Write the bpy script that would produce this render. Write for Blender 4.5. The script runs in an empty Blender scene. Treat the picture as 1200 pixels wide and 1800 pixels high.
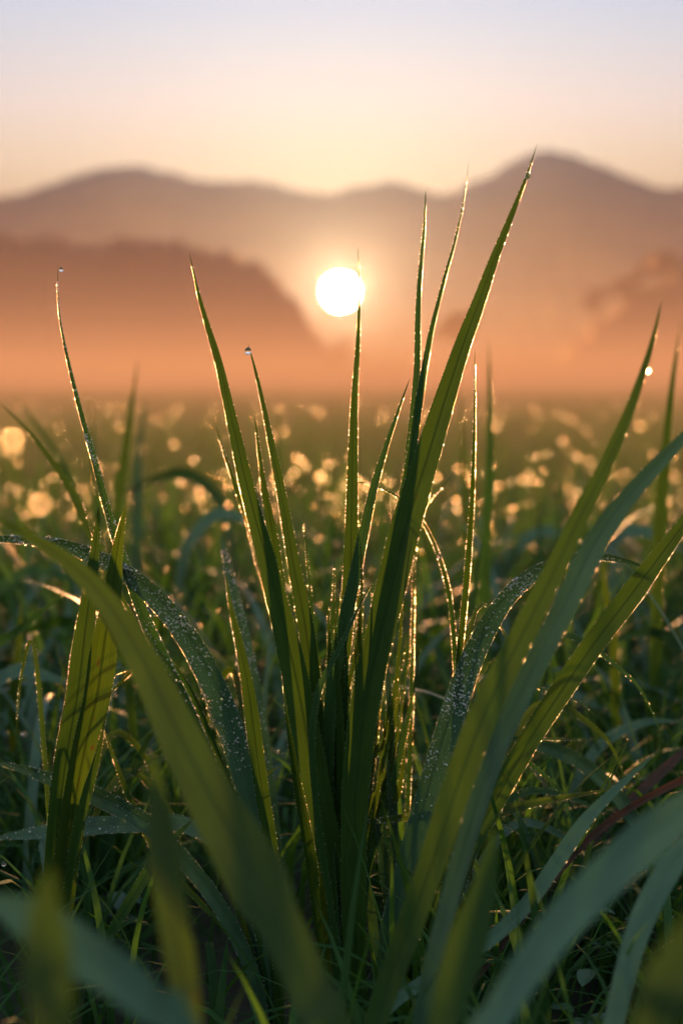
import bpy, math, random
import numpy as np
from mathutils import Vector, Matrix, noise

R = math.radians
random.seed(11)
rng = np.random.default_rng(11)
sc = bpy.context.scene
COL = sc.collection

# ------------------------------------------------------------------ camera
CAM_H = 0.39
PITCH = R(-5.26)
FPX = 2500.0                     # focal length in photograph pixels (50 mm, 36 mm tall frame)
cam = bpy.data.cameras.new('camera')
cam_o = bpy.data.objects.new('camera', cam)
COL.objects.link(cam_o)
cam.sensor_fit = 'VERTICAL'
cam.sensor_height = 36.0
cam.lens = 50.0
cam.clip_start = 0.01
cam.clip_end = 20000
cam_o.location = (0, 0, CAM_H)
cam_o.rotation_euler = (R(90) + PITCH, 0, 0)
cam.dof.use_dof = True
cam.dof.focus_distance = 0.80
cam.dof.aperture_fstop = 4.8
cam.dof.aperture_blades = 9
sc.camera = cam_o

# ------------------------------------------------------------------ world, sun, exposure
SUN_EL = R(8.0)                  # just clears the mountain crest
world = bpy.data.worlds.new('World')
sc.world = world
world.use_nodes = True
wn = world.node_tree.nodes
wl = world.node_tree.links
wn.clear()
w_out = wn.new('ShaderNodeOutputWorld')
w_bg = wn.new('ShaderNodeBackground')
w_sky = wn.new('ShaderNodeTexSky')
w_sky.sky_type = 'NISHITA'
w_sky.sun_disc = False
w_sky.sun_elevation = SUN_EL
w_sky.sun_rotation = 0.0
w_sky.air_density = 1.0
w_sky.dust_density = 1.6
w_sky.ozone_density = 2.0
w_bg.inputs['Strength'].default_value = 0.025
# dawn colours by elevation, blended over the physical sky (which is too white for this morning)
w_tc = wn.new('ShaderNodeTexCoord')
w_sep = wn.new('ShaderNodeSeparateXYZ')
wl.new(w_tc.outputs['Generated'], w_sep.inputs[0])
w_rp = wn.new('ShaderNodeValToRGB')
el = w_rp.color_ramp.elements
SKY = [(0.0, (9.0, 5.2, 2.6)), (0.120, (11.5, 7.9, 4.3)), (0.150, (11.4, 8.7, 6.0)), (0.185, (10.6, 9.0, 8.4)),
       (0.225, (8.0, 8.4, 9.4)), (0.270, (5.8, 7.3, 10.2)), (0.45, (4.0, 5.2, 7.0)), (1.0, (3.2, 4.6, 6.0))]
while len(el) > 1: el.remove(el[-1])
el[0].position = 0.0; el[0].color = (*[c / 12 for c in SKY[0][1]], 1)
for p_, c_ in SKY[1:]:
    k_ = el.new(p_); k_.color = (*[c / 12 for c in c_], 1)
wl.new(w_sep.outputs['Z'], w_rp.inputs[0])
# the side of the sky away from the sun is dimmer and cooler
w_az = wn.new('ShaderNodeMapRange'); w_az.inputs['From Min'].default_value = -0.9; w_az.inputs['From Max'].default_value = 0.95
w_az.inputs['To Min'].default_value = 0.0; w_az.inputs['To Max'].default_value = 1.0
wl.new(w_sep.outputs['Y'], w_az.inputs[0])
w_cool = wn.new('ShaderNodeMix'); w_cool.data_type = 'RGBA'
wl.new(w_az.outputs[0], w_cool.inputs[0]); w_cool.inputs[6].default_value = (5.0, 6.2, 6.8, 1)
w_sc = wn.new('ShaderNodeVectorMath'); w_sc.operation = 'SCALE'; w_sc.inputs['Scale'].default_value = 12.0
wl.new(w_rp.outputs[0], w_sc.inputs[0]); wl.new(w_sc.outputs[0], w_cool.inputs[7])
w_mix = wn.new('ShaderNodeMix'); w_mix.data_type = 'RGBA'; w_mix.inputs[0].default_value = 0.88
wl.new(w_sky.outputs[0], w_mix.inputs[6]); wl.new(w_cool.outputs[2], w_mix.inputs[7])
wl.new(w_mix.outputs[2], w_bg.inputs['Color'])
wl.new(w_bg.outputs[0], w_out.inputs['Surface'])

sun_l = bpy.data.lights.new('sun_light', 'SUN')
sun_l.energy = 5.0
sun_l.angle = R(1.8)           # hazy low sun, widened by its glow
sun_l.color = (1.0, 0.51, 0.20)
sun_lo = bpy.data.objects.new('sun_light', sun_l)
COL.objects.link(sun_lo)
sun_lo.rotation_euler = (R(90) - SUN_EL, 0, R(180))
sun_lo.location = (0, 5, 5)

vs = sc.view_settings
vs.view_transform = 'Standard'
vs.look = 'None'
vs.gamma = 1.0
vs.use_curve_mapping = False
vs.exposure = 2.05

cy = sc.cycles
cy.max_bounces = 8
cy.diffuse_bounces = 3
cy.glossy_bounces = 3
cy.transmission_bounces = 6
cy.transparent_max_bounces = 16
cy.volume_bounces = 0
cy.use_adaptive_sampling = False
cy.sample_clamp_indirect = 6.0
cy.caustics_reflective = False
cy.caustics_refractive = False

# ------------------------------------------------------------------ helpers
def px(x, y, Y):
    """the point at world distance Y in front of the camera seen at photograph pixel x, y"""
    c = Vector(((x - 600) / FPX, -(y - 900) / FPX, -1.0))
    v = Matrix.Rotation(R(90) + PITCH, 3, 'X') @ c
    return Vector((0, 0, CAM_H)) + v * (Y / v.y)

def tag(o, label=None, cat=None, group=None, kind=None):
    if label: o['label'] = label
    if cat: o['category'] = cat
    if group: o['group'] = group
    if kind: o['kind'] = kind
    return o

def empty(name, loc):
    o = bpy.data.objects.new(name, None)
    COL.objects.link(o)
    o.location = loc
    o.empty_display_size = 0.05
    return o

def link_mesh(name, me, mat, parent=None):
    o = bpy.data.objects.new(name, me)
    COL.objects.link(o)
    if mat: me.materials.append(mat)
    if parent is not None:
        o.parent = parent
        o.matrix_parent_inverse = Matrix.Translation(-parent.location) if parent.type == 'EMPTY' else Matrix.Identity(4)
        if parent.type == 'EMPTY':
            o.location = (0, 0, 0)
    return o

def np_mesh(name, V, F, uv=None, smooth=True, attr=None):
    """V (n,3), F (m,k) equal sized faces, uv per vertex (n,2), attr dict name->(n,) floats"""
    me = bpy.data.meshes.new(name)
    V = np.ascontiguousarray(V, dtype=np.float32)
    F = np.ascontiguousarray(F, dtype=np.int32)
    m, k = F.shape
    me.vertices.add(len(V)); me.vertices.foreach_set('co', V.ravel())
    me.loops.add(m * k); me.loops.foreach_set('vertex_index', F.ravel())
    me.polygons.add(m)
    me.polygons.foreach_set('loop_start', np.arange(0, m * k, k, dtype=np.int32))
    me.polygons.foreach_set('loop_total', np.full(m, k, dtype=np.int32))
    if uv is not None:
        l = me.uv_layers.new(name='UVMap')
        l.data.foreach_set('uv', np.asarray(uv, dtype=np.float32)[F.ravel()].ravel())
    if attr:
        for nme, a in attr.items():
            at = me.attributes.new(nme, 'FLOAT', 'POINT')
            at.data.foreach_set('value', np.asarray(a, dtype=np.float32))
    me.update(calc_edges=True)
    if smooth:
        me.polygons.foreach_set('use_smooth', np.ones(m, dtype=bool))
    me.validate()
    return me

def mat_new(name):
    m = bpy.data.materials.new(name)
    m.use_nodes = True
    m.node_tree.nodes.clear()
    return m, m.node_tree.nodes, m.node_tree.links

def ramp(n, stops):
    r = n.new('ShaderNodeValToRGB')
    e = r.color_ramp.elements
    while len(e) > 1: e.remove(e[-1])
    e[0].position = stops[0][0]; e[0].color = (*stops[0][1], 1)
    for p, c in stops[1:]:
        k = e.new(p); k.color = (*c, 1)
    return r

def leaf_material(name, dark, light, trans, tmix=0.5, rough=0.42, blotch=None, per_vertex=False, spec=0.5, veins=34.0, rib=True):
    m, n, l = mat_new(name)
    out = n.new('ShaderNodeOutputMaterial')
    pr = n.new('ShaderNodeBsdfPrincipled')
    tr = n.new('ShaderNodeBsdfTranslucent')
    mx = n.new('ShaderNodeMixShader')
    uv = n.new('ShaderNodeUVMap')
    sep = n.new('ShaderNodeSeparateXYZ')
    l.new(uv.outputs[0], sep.inputs[0])
    # parallel veins: noise stretched along the blade
    mp = n.new('ShaderNodeMapping'); mp.inputs['Scale'].default_value = (veins, 5.0, 1.0)
    l.new(uv.outputs[0], mp.inputs[0])
    nz = n.new('ShaderNodeTexNoise'); nz.inputs['Scale'].default_value = 1.0; nz.inputs['Detail'].default_value = 2.0
    l.new(mp.outputs[0], nz.inputs['Vector'])
    # broader tone changes
    geo = n.new('ShaderNodeTexCoord')
    nb = n.new('ShaderNodeTexNoise'); nb.inputs['Scale'].default_value = 35.0; nb.inputs['Detail'].default_value = 3.0
    l.new(geo.outputs['Object'], nb.inputs['Vector'])
    a = n.new('ShaderNodeMath'); a.operation = 'MULTIPLY_ADD'; a.inputs[1].default_value = 0.6
    l.new(nz.outputs[0], a.inputs[0]); 
    b = n.new('ShaderNodeMath'); b.operation = 'MULTIPLY'; b.inputs[1].default_value = 0.4
    l.new(nb.outputs[0], b.inputs[0]); l.new(b.outputs[0], a.inputs[2])
    src = a.outputs[0]
    if per_vertex:
        at = n.new('ShaderNodeAttribute'); at.attribute_name = 'tint'
        c = n.new('ShaderNodeMath'); c.operation = 'MULTIPLY_ADD'; c.inputs[1].default_value = 0.45; 
        l.new(at.outputs['Fac'], c.inputs[0])
        d = n.new('ShaderNodeMath'); d.operation = 'MULTIPLY'; d.inputs[1].default_value = 0.6
        l.new(src, d.inputs[0]); l.new(d.outputs[0], c.inputs[2]); src = c.outputs[0]
    rp = ramp(n, [(0.28, dark), (0.72, light)])
    l.new(src, rp.inputs[0])
    rt = ramp(n, [(0.28, tuple(v * 0.55 for v in trans)), (0.72, trans)])
    l.new(src, rt.inputs[0])
    col = rp.outputs[0]; tcol = rt.outputs[0]
    if blotch:
        # dry brown streaks and flecks
        nb2 = n.new('ShaderNodeTexNoise'); nb2.inputs['Scale'].default_value = 1.0; nb2.inputs['Detail'].default_value = 4.0
        mp2 = n.new('ShaderNodeMapping'); mp2.inputs['Scale'].default_value = (5.0, 14.0, 1.0)
        l.new(uv.outputs[0], mp2.inputs[0]); l.new(mp2.outputs[0], nb2.inputs['Vector'])
        thr = n.new('ShaderNodeMapRange'); thr.inputs['From Min'].default_value = blotch[0]; thr.inputs['From Max'].default_value = blotch[0] + 0.09
        l.new(nb2.outputs[0], thr.inputs[0])
        for which in (0, 1):
            mc = n.new('ShaderNodeMix'); mc.data_type = 'RGBA'
            l.new(thr.outputs[0], mc.inputs[0])
            l.new(col if which == 0 else tcol, mc.inputs[6])
            mc.inputs[7].default_value = (*blotch[1], 1)
            if which == 0: col = mc.outputs[2]
            else: tcol = mc.outputs[2]
    if rib:                                   # thick midrib and ribs let less light through
        ac = n.new('ShaderNodeAttribute'); ac.attribute_name = 'across'
        mr = n.new('ShaderNodeMapRange'); mr.inputs['From Min'].default_value = 0.02; mr.inputs['From Max'].default_value = 0.15
        mr.inputs['To Min'].default_value = 0.38; mr.inputs['To Max'].default_value = 1.0
        l.new(ac.outputs['Fac'], mr.inputs[0])
        wv = n.new('ShaderNodeMath'); wv.operation = 'MULTIPLY'; wv.inputs[1].default_value = 52.0
        l.new(ac.outputs['Fac'], wv.inputs[0])
        sn = n.new('ShaderNodeMath'); sn.operation = 'SINE'; l.new(wv.outputs[0], sn.inputs[0])
        s2 = n.new('ShaderNodeMath'); s2.operation = 'MULTIPLY_ADD'; s2.inputs[1].default_value = 0.16; s2.inputs[2].default_value = 0.88
        l.new(sn.outputs[0], s2.inputs[0])
        mm = n.new('ShaderNodeMath'); mm.operation = 'MULTIPLY'; l.new(mr.outputs[0], mm.inputs[0]); l.new(s2.outputs[0], mm.inputs[1])
        sc_ = n.new('ShaderNodeVectorMath'); sc_.operation = 'SCALE'; l.new(tcol, sc_.inputs[0]); l.new(mm.outputs[0], sc_.inputs['Scale'])
        tcol = sc_.outputs[0]
        hb = n.new('ShaderNodeMath'); hb.operation = 'ADD'; l.new(nz.outputs[0], hb.inputs[0]); l.new(mm.outputs[0], hb.inputs[1])
        height = hb.outputs[0]
    else:
        height = nz.outputs[0]
    l.new(col, pr.inputs['Base Color']); l.new(tcol, tr.inputs['Color'])
    pr.inputs['Roughness'].default_value = rough
    pr.inputs['Specular IOR Level'].default_value = spec
    bp = n.new('ShaderNodeBump'); bp.inputs['Strength'].default_value = 0.5; bp.inputs['Distance'].default_value = 0.0006
    l.new(height, bp.inputs['Height'])
    l.new(bp.outputs[0], pr.inputs['Normal'])
    mx.inputs[0].default_value = tmix
    l.new(pr.outputs[0], mx.inputs[1]); l.new(tr.outputs[0], mx.inputs[2])
    l.new(mx.outputs[0], out.inputs[0])
    return m

M_OLIVE = leaf_material('olive_leaf', (0.022, 0.068, 0.009), (0.056, 0.134, 0.017), (0.040, 0.086, 0.0035), 0.5, rough=0.5, spec=0.35, blotch=(0.68, (0.05, 0.03, 0.01)))
M_GREEN = leaf_material('green_leaf', (0.020, 0.068, 0.015), (0.050, 0.134, 0.030), (0.032, 0.092, 0.007), 0.45, rough=0.5, spec=0.35, blotch=(0.70, (0.05, 0.03, 0.01)))
M_TEAL = leaf_material('blue_green_leaf', (0.034, 0.085, 0.042), (0.075, 0.165, 0.088), (0.026, 0.080, 0.014), 0.26, rough=0.40, spec=0.6)
M_YELLOW = leaf_material('yellow_green_leaf', (0.030, 0.060, 0.008), (0.062, 0.105, 0.014), (0.070, 0.135, 0.005), 0.5, rough=0.5, spec=0.35, blotch=(0.64, (0.08, 0.04, 0.01)))
M_FRESH = leaf_material('fresh_leaf', (0.028, 0.066, 0.008), (0.060, 0.118, 0.016), (0.056, 0.112, 0.005), 0.5, rough=0.5, spec=0.35)
M_PALE = leaf_material('pale_blue_green_leaf', (0.055, 0.120, 0.075), (0.115, 0.230, 0.140), (0.03, 0.085, 0.018), 0.26, rough=0.45, spec=0.5)
M_DRY = leaf_material('dry_leaf', (0.035, 0.018, 0.012), (0.085, 0.045, 0.030), (0.040, 0.02, 0.006), 0.3, rough=0.55)
M_MEADOW = leaf_material('meadow_leaf', (0.020, 0.066, 0.018), (0.064, 0.160, 0.052), (0.078, 0.180, 0.015), 0.5, rough=0.6, spec=0.12, per_vertex=True, veins=10.0, rib=False)

def dew_material(name, alpha, ior, rough, gloss):
    m, n, l = mat_new(name)
    out = n.new('ShaderNodeOutputMaterial')
    rf = n.new('ShaderNodeBsdfRefraction'); rf.inputs['IOR'].default_value = ior; rf.inputs['Roughness'].default_value = rough
    gl = n.new('ShaderNodeBsdfGlossy'); gl.inputs['Roughness'].default_value = 0.15
    tp = n.new('ShaderNodeBsdfTransparent')
    m1 = n.new('ShaderNodeMixShader'); m2 = n.new('ShaderNodeMixShader')
    m1.inputs[0].default_value = gloss
    l.new(rf.outputs[0], m1.inputs[1]); l.new(gl.outputs[0], m1.inputs[2])
    # light is bent where it enters; the far side of the drop lets it out again
    gm = n.new('ShaderNodeNewGeometry'); mxm = n.new('ShaderNodeMath'); mxm.operation = 'MAXIMUM'; mxm.inputs[1].default_value = alpha
    l.new(gm.outputs['Backfacing'], mxm.inputs[0]); l.new(mxm.outputs[0], m2.inputs[0])
    l.new(m1.outputs[0], m2.inputs[1]); l.new(tp.outputs[0], m2.inputs[2])
    l.new(m2.outputs[0], out.inputs[0])
    return m
M_DEW = dew_material('dew', 0.35, 1.33, 0.40, 0.15)
M_FROST = dew_material('face_dew', 0.1, 1.33, 0.40, 0.55)
M_DEWFAR = dew_material('dew_far', 0.0, 1.33, 0.62, 0.02)

def water_material():
    m, n, l = mat_new('water_drop')
    out = n.new('ShaderNodeOutputMaterial')
    g = n.new('ShaderNodeBsdfGlass'); g.inputs['IOR'].default_value = 1.333; g.inputs['Roughness'].default_value = 0.02
    l.new(g.outputs[0], out.inputs[0])
    return m
M_WATER = water_material()

# unit icosphere (20 faces) and its first subdivision (80 faces)
def ico(sub):
    t = (1 + 5 ** .5) / 2
    v = [(-1,t,0),(1,t,0),(-1,-t,0),(1,-t,0),(0,-1,t),(0,1,t),(0,-1,-t),(0,1,-t),(t,0,-1),(t,0,1),(-t,0,-1),(-t,0,1)]
    f = [(0,11,5),(0,5,1),(0,1,7),(0,7,10),(0,10,11),(1,5,9),(5,11,4),(11,10,2),(10,7,6),(7,1,8),(3,9,4),(3,4,2),(3,2,6),(3,6,8),(3,8,9),(4,9,5),(2,4,11),(6,2,10),(8,6,7),(9,8,1)]
    v = [np.array(a, float) / np.linalg.norm(a) for a in v]
    for _ in range(sub):
        cache = {}; nf = []
        def mid(a, b):
            k = (min(a, b), max(a, b))
            if k not in cache:
                p = v[a] + v[b]; v.append(p / np.linalg.norm(p)); cache[k] = len(v) - 1
            return cache[k]
        for a, b, c in f:
            x, y, z = mid(a, b), mid(b, c), mid(c, a)
            nf += [(a, x, z), (b, y, x), (c, z, y), (x, y, z)]
        f = nf
    return np.array(v), np.array(f, dtype=np.int32)
ICO0, ICO1, ICO2 = ico(0), ico(1), ico(2)

def bead_mesh(name, P, rad, sub=0, squash=None):
    base, faces = (ICO0, ICO1, ICO2)[sub]
    P = np.asarray(P, float); rad = np.asarray(rad, float)
    k = len(base)
    sh = base[None] * rad[:, None, None]
    if squash is not None:
        sh = sh * np.asarray(squash)[None, None, :]
    V = (P[:, None, :] + sh).reshape(-1, 3)
    F = (faces[None] + (np.arange(len(P)) * k)[:, None, None]).reshape(-1, 3)
    return np_mesh(name, V, F)

# ------------------------------------------------------------------ haze and mist
def volume_box(name, lo, hi, density, color, aniso, label, absorb=None):
    x0, y0, z0 = lo; x1, y1, z1 = hi
    V = [(x0,y0,z0),(x1,y0,z0),(x1,y1,z0),(x0,y1,z0),(x0,y0,z1),(x1,y0,z1),(x1,y1,z1),(x0,y1,z1)]
    F = [(0,3,2,1),(4,5,6,7),(0,1,5,4),(1,2,6,5),(2,3,7,6),(3,0,4,7)]
    me = bpy.data.meshes.new(name); me.from_pydata(V, [], F); me.update()
    m, n, l = mat_new(name)
    out = n.new('ShaderNodeOutputMaterial')
    pv = n.new('ShaderNodeVolumePrincipled')
    pv.inputs['Color'].default_value = (*color, 1)
    pv.inputs['Density'].default_value = density
    pv.inputs['Density Attribute'].default_value = ''
    pv.inputs['Temperature Attribute'].default_value = ''
    pv.inputs['Anisotropy'].default_value = aniso
    l.new(pv.outputs[0], out.inputs['Volume'])
    o = link_mesh(name, me, m)
    tag(o, label, None, None, 'stuff')
    return o

FAR = 2600.0
volume_box('haze', (-2600, -60, -1.0), (2600, 4200, 420), 0.00021, (0.048, 0.102, 0.33), 0.13,
           'thin warm morning haze lying over the whole meadow and the mountains')
volume_box('mist', (-2500, 60, -0.6), (2500, 2000, 9.0), 0.0006, (0.32, 0.34, 0.42), 0.15,
           'pale low mist bank lying on the far meadow before the hills')
volume_box('ground_mist', (-160, 2.0, -0.5), (160, 320, 1.15), 0.050, (0.375, 0.285, 0.235), 0.24,
           'shallow glowing ground mist hanging just over the meadow grass')

# ------------------------------------------------------------------ far setting: hills, sun
def hill_material(name, c1, c2, scale):
    m, n, l = mat_new(name)
    out = n.new('ShaderNodeOutputMaterial'); pr = n.new('ShaderNodeBsdfPrincipled')
    tc = n.new('ShaderNodeTexCoord'); nz = n.new('ShaderNodeTexNoise')
    nz.inputs['Scale'].default_value = scale; nz.inputs['Detail'].default_value = 6
    l.new(tc.outputs['Object'], nz.inputs['Vector'])
    r = ramp(n, [(0.35, c1), (0.65, c2)]); l.new(nz.outputs[0], r.inputs[0])
    l.new(r.outputs[0], pr.inputs['Base Color']); pr.inputs['Roughness'].default_value = 0.9
    l.new(pr.outputs[0], out.inputs[0])
    return m
M_HILL = hill_material('wooded_slope', (0.016, 0.024, 0.022), (0.032, 0.042, 0.036), 0.012)

def interp_profile(pts, x):
    xs = [p[0] for p in pts]; ys = [p[1] for p in pts]
    # smooth (cosine) interpolation
    if x <= xs[0]: return ys[0]
    if x >= xs[-1]: return ys[-1]
    for i in range(len(xs) - 1):
        if x <= xs[i + 1]:
            t = (x - xs[i]) / (xs[i + 1] - xs[i])
            # Catmull-Rom
            y0 = ys[max(i - 1, 0)]; y1 = ys[i]; y2 = ys[i + 1]; y3 = ys[min(i + 2, len(ys) - 1)]
            return 0.5 * ((2 * y1) + (-y0 + y2) * t + (2 * y0 - 5 * y1 + 4 * y2 - y3) * t * t + (-y0 + 3 * y1 - 3 * y2 + y3) * t ** 3)

def ridge(name, profile, D, depth, rough, mat, label, x_from, x_to, nx=260, ny=18, tree=0.0, seed=0.0):
    """a hill body: crest line read from the photograph at distance D, falling away in front and behind"""
    V = []; F = []
    for i in range(nx):
        pxx = x_from + (x_to - x_from) * i / (nx - 1)
        crest = (670 - interp_profile(profile, pxx)) / FPX * D * 1.008 + CAM_H
        X = (pxx - 600) / FPX * D
        for j in range(ny):
            t = j / (ny - 1) * 2 - 1                 # -1 front foot, +1 back foot
            s = math.cos(t * math.pi / 2) ** 1.3
            Y = D + t * depth
            nzv = noise.fractal(Vector((X / (rough * 14) + seed, Y / (rough * 14), 0.3)), 1.0, 2.0, 5)
            z = crest * s + nzv * rough * (0.35 + (1 - s)) * (1 if crest > 2 else 0.1)
            z += tree * noise.fractal(Vector((X / 9.0, Y / 9.0, seed)), 0.8, 2.0, 3)
            if j in (0, ny - 1): z = -3
            V.append((X, Y, max(z, -3)))
    for i in range(nx - 1):
        for j in range(ny - 1):
            a = i * ny + j
            F.append((a, a + ny, a + ny + 1, a + 1))
    me = np_mesh(name, np.array(V), np.array(F))
    o = link_mesh(name, me, mat)
    tag(o, label, None, None, 'structure')
    return o

ridge('mountains', [(-400, 400), (-150, 372), (0, 363), (40, 360), (90, 348), (150, 326), (205, 312), (250, 309), (300, 317), (350, 331), (400, 335),
      (440, 333), (480, 337), (530, 348), (575, 354), (610, 347), (650, 339), (695, 336), (735, 345), (765, 351), (800, 343),
      (850, 325), (890, 302), (925, 287), (950, 282), (975, 288), (1030, 305), (1090, 328), (1140, 342), (1200, 335), (1350, 320), (1600, 380)],
      FAR, 700, 12.0, M_HILL, 'blue grey mountain range under the sunrise sky', -500, 1700, tree=7.0, nx=420)
ridge('near_hill', [(-500, 440), (-150, 405), (0, 412), (60, 428), (120, 432), (200, 428), (270, 428), (330, 441), (385, 450), (430, 464), (470, 484), (500, 508), (522, 536), (542, 566), (562, 594), (585, 622), (615, 648), (650, 668)],
      850.0, 70, 4.0, M_HILL, 'dark rounded wooded hill left of the sun', -500, 655, nx=300, tree=6.0, seed=3.3)
ridge('right_hill', [(960, 668), (1000, 615), (1040, 580), (1080, 548), (1120, 518), (1150, 500), (1175, 494), (1200, 500), (1300, 500), (1500, 490)],
      950.0, 60, 4.0, M_HILL, 'misty wooded hill at the right edge below the highest peak', 960, 1700, nx=220, tree=9.0, seed=7.1)
# the sun itself: a glowing ball standing low before the range, as the photograph shows it
def sun_ball():
    D = 1500.0
    P = px(598, 513, D)
    V, F = ico(4)
    me = np_mesh('sun', V * (27.0 / FPX * D), F)
    m, n, l = mat_new('sun_glow')
    out = n.new('ShaderNodeOutputMaterial'); e = n.new('ShaderNodeEmission')
    e.inputs['Color'].default_value = (1.0, 0.34, 0.06, 1); e.inputs['Strength'].default_value = SUN_L
    l.new(e.outputs[0], out.inputs[0])
    o = link_mesh('sun', me, m)
    o.location = P
    tag(o, 'low white sun disc glowing before the mountains', None, None, 'structure')
SUN_L = 7200.0
sun_ball()

# ------------------------------------------------------------------ ground
def ground():
    m, n, l = mat_new('meadow_soil')
    out = n.new('ShaderNodeOutputMaterial'); pr = n.new('ShaderNodeBsdfPrincipled')
    tc = n.new('ShaderNodeTexCoord'); nz = n.new('ShaderNodeTexNoise'); nz.inputs['Scale'].default_value = 9; nz.inputs['Detail'].default_value = 8
    l.new(tc.outputs['Object'], nz.inputs['Vector'])
    r = ramp(n, [(0.35, (0.018, 0.016, 0.009)), (0.65, (0.04, 0.048, 0.02))]); l.new(nz.outputs[0], r.inputs[0])
    l.new(r.outputs[0], pr.inputs['Base Color']); pr.inputs['Roughness'].default_value = 0.95
    bp = n.new('ShaderNodeBump'); bp.inputs['Distance'].default_value = 0.02; l.new(nz.outputs[0], bp.inputs['Height']); l.new(bp.outputs[0], pr.inputs['Normal'])
    l.new(pr.outputs[0], out.inputs[0])
    # rings of rising cell size; gentle unevenness near, a meadow of grass height far off
    ys = np.concatenate([np.linspace(-50, -2, 10), np.linspace(-1.5, 6, 60), np.geomspace(6.5, 4100, 70)])
    xs = np.concatenate([-np.geomspace(2500, 2.2, 40), np.linspace(-2, 2, 34), np.geomspace(2.2, 2500, 40)])
    V = []
    for y in ys:
        for x in xs:
            r_ = math.hypot(x, y)
            z = 0.012 * noise.noise(Vector((x * 2.2, y * 2.2, 0))) * min(1, r_ / 1.5)
            V.append((x, y, z))
    nx = len(xs); F = []
    for j in range(len(ys) - 1):
        for i in range(nx - 1):
            a = j * nx + i; F.append((a, a + 1, a + nx + 1, a + nx))
    o = link_mesh('ground', np_mesh('ground', np.array(V), np.array(F)), m)
    tag(o, 'dark meadow soil beneath the grass', None, None, 'structure')
ground()

# ------------------------------------------------------------------ meadow grass as uncountable stuff
def grass_field(name, label, bases, h_rng, w_rng, segs, lean, mat, zig=0.0, dew=0, dew_r=(0.0012, 0.0024), dew_label='', hpow=1.0):
    n = len(bases)
    h = rng.uniform(0, 1, n) ** hpow * (h_rng[1] - h_rng[0]) + h_rng[0]
    w = rng.uniform(*w_rng, n)
    az = rng.uniform(0, 2 * np.pi, n)
    bend = np.abs(rng.normal(0, lean, n)) + 0.12
    S = np.linspace(0, 1, segs + 1)
    # angle from vertical grows along the blade
    ang0 = rng.uniform(0.0, 0.35, n)
    P = np.zeros((n, segs + 1, 3)); T = np.zeros((n, segs + 1, 3))
    P[:, 0] = bases
    dirx, diry = np.cos(az), np.sin(az)
    for k in range(segs + 1):
        a = np.minimum(ang0 + bend * S[k] ** 1.5 * 1.9, 2.5)
        T[:, k, 0] = np.sin(a) * dirx; T[:, k, 1] = np.sin(a) * diry; T[:, k, 2] = np.cos(a)
        if k: P[:, k] = P[:, k - 1] + T[:, k] * (h / segs)[:, None]
    P[:, :, 2] = np.maximum(P[:, :, 2], 0.006)
    tw = rng.uniform(-0.7, 0.7, n)
    side = np.stack([-np.sin(az + tw), np.cos(az + tw), rng.uniform(-.25, .25, n)], 1)
    prof = np.sin(np.pi * np.clip(0.16 + 0.84 * S, 0, 1)) ** 0.8 * 0.75 + 0.25 * (1 - S)
    prof[-1] = 0.03
    L = P - side[:, None] * (w[:, None] * prof[None])[:, :, None] * 0.5
    Rr = P + side[:, None] * (w[:, None] * prof[None])[:, :, None] * 0.5
    # shallow keel: middle line dropped below the edges
    up = np.cross(np.repeat(side[:, None], segs + 1, 1), T)
    Mid = P - up * (w[:, None] * prof[None])[:, :, None] * 0.16
    V = np.stack([L, Mid, Rr], 2).reshape(n, -1, 3)                # n,(segs+1)*3
    f = []
    for k in range(segs):
        a = k * 3
        f += [(a, a + 1, a + 4, a + 3), (a + 1, a + 2, a + 5, a + 4)]
    f = np.array(f)
    acr = np.tile(np.array([1.0, 0, 1.0]), (segs + 1) * n)
    F = (f[None] + (np.arange(n) * (segs + 1) * 3)[:, None, None]).reshape(-1, 4)
    uvx = np.tile(np.array([0, .5, 1.0]), segs + 1)
    uvy = np.repeat(S, 3)
    UV = np.stack([np.tile(uvx, n) + np.repeat(rng.uniform(0, 40, n), (segs + 1) * 3), np.tile(uvy, n)], 1)
    tint = np.repeat(rng.uniform(0, 1, n), (segs + 1) * 3)
    me = np_mesh(name, V.reshape(-1, 3), F, UV, True, {'tint': tint, 'across': acr})
    o = link_mesh(name, me, mat)
    tag(o, label, 'grass', None, 'stuff')
    return P, h

def scatter(x_half, y0, y1, count, clump=0.0, wedge=0.30, zmin=0):
    y = rng.uniform(0, 1, count)
    y = np.sqrt(y0 ** 2 + y * (y1 ** 2 - y0 ** 2)) if y0 > 0 else y0 + y * (y1 - y0)
    x = rng.uniform(-1, 1, count) * (x_half + wedge * np.abs(y))
    if clump > 0:
        k = max(4, count // 26)
        idx = rng.integers(0, count, k)
        pick = rng.integers(0, k, count)
        m = rng.uniform(0, 1, count) < 0.75
        x = np.where(m, x[idx][pick] + rng.normal(0, clump, count), x)
        y = np.where(m, y[idx][pick] + rng.normal(0, clump, count), y)
    return np.stack([x, y, np.zeros(count)], 1)

FIELD = []
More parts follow.
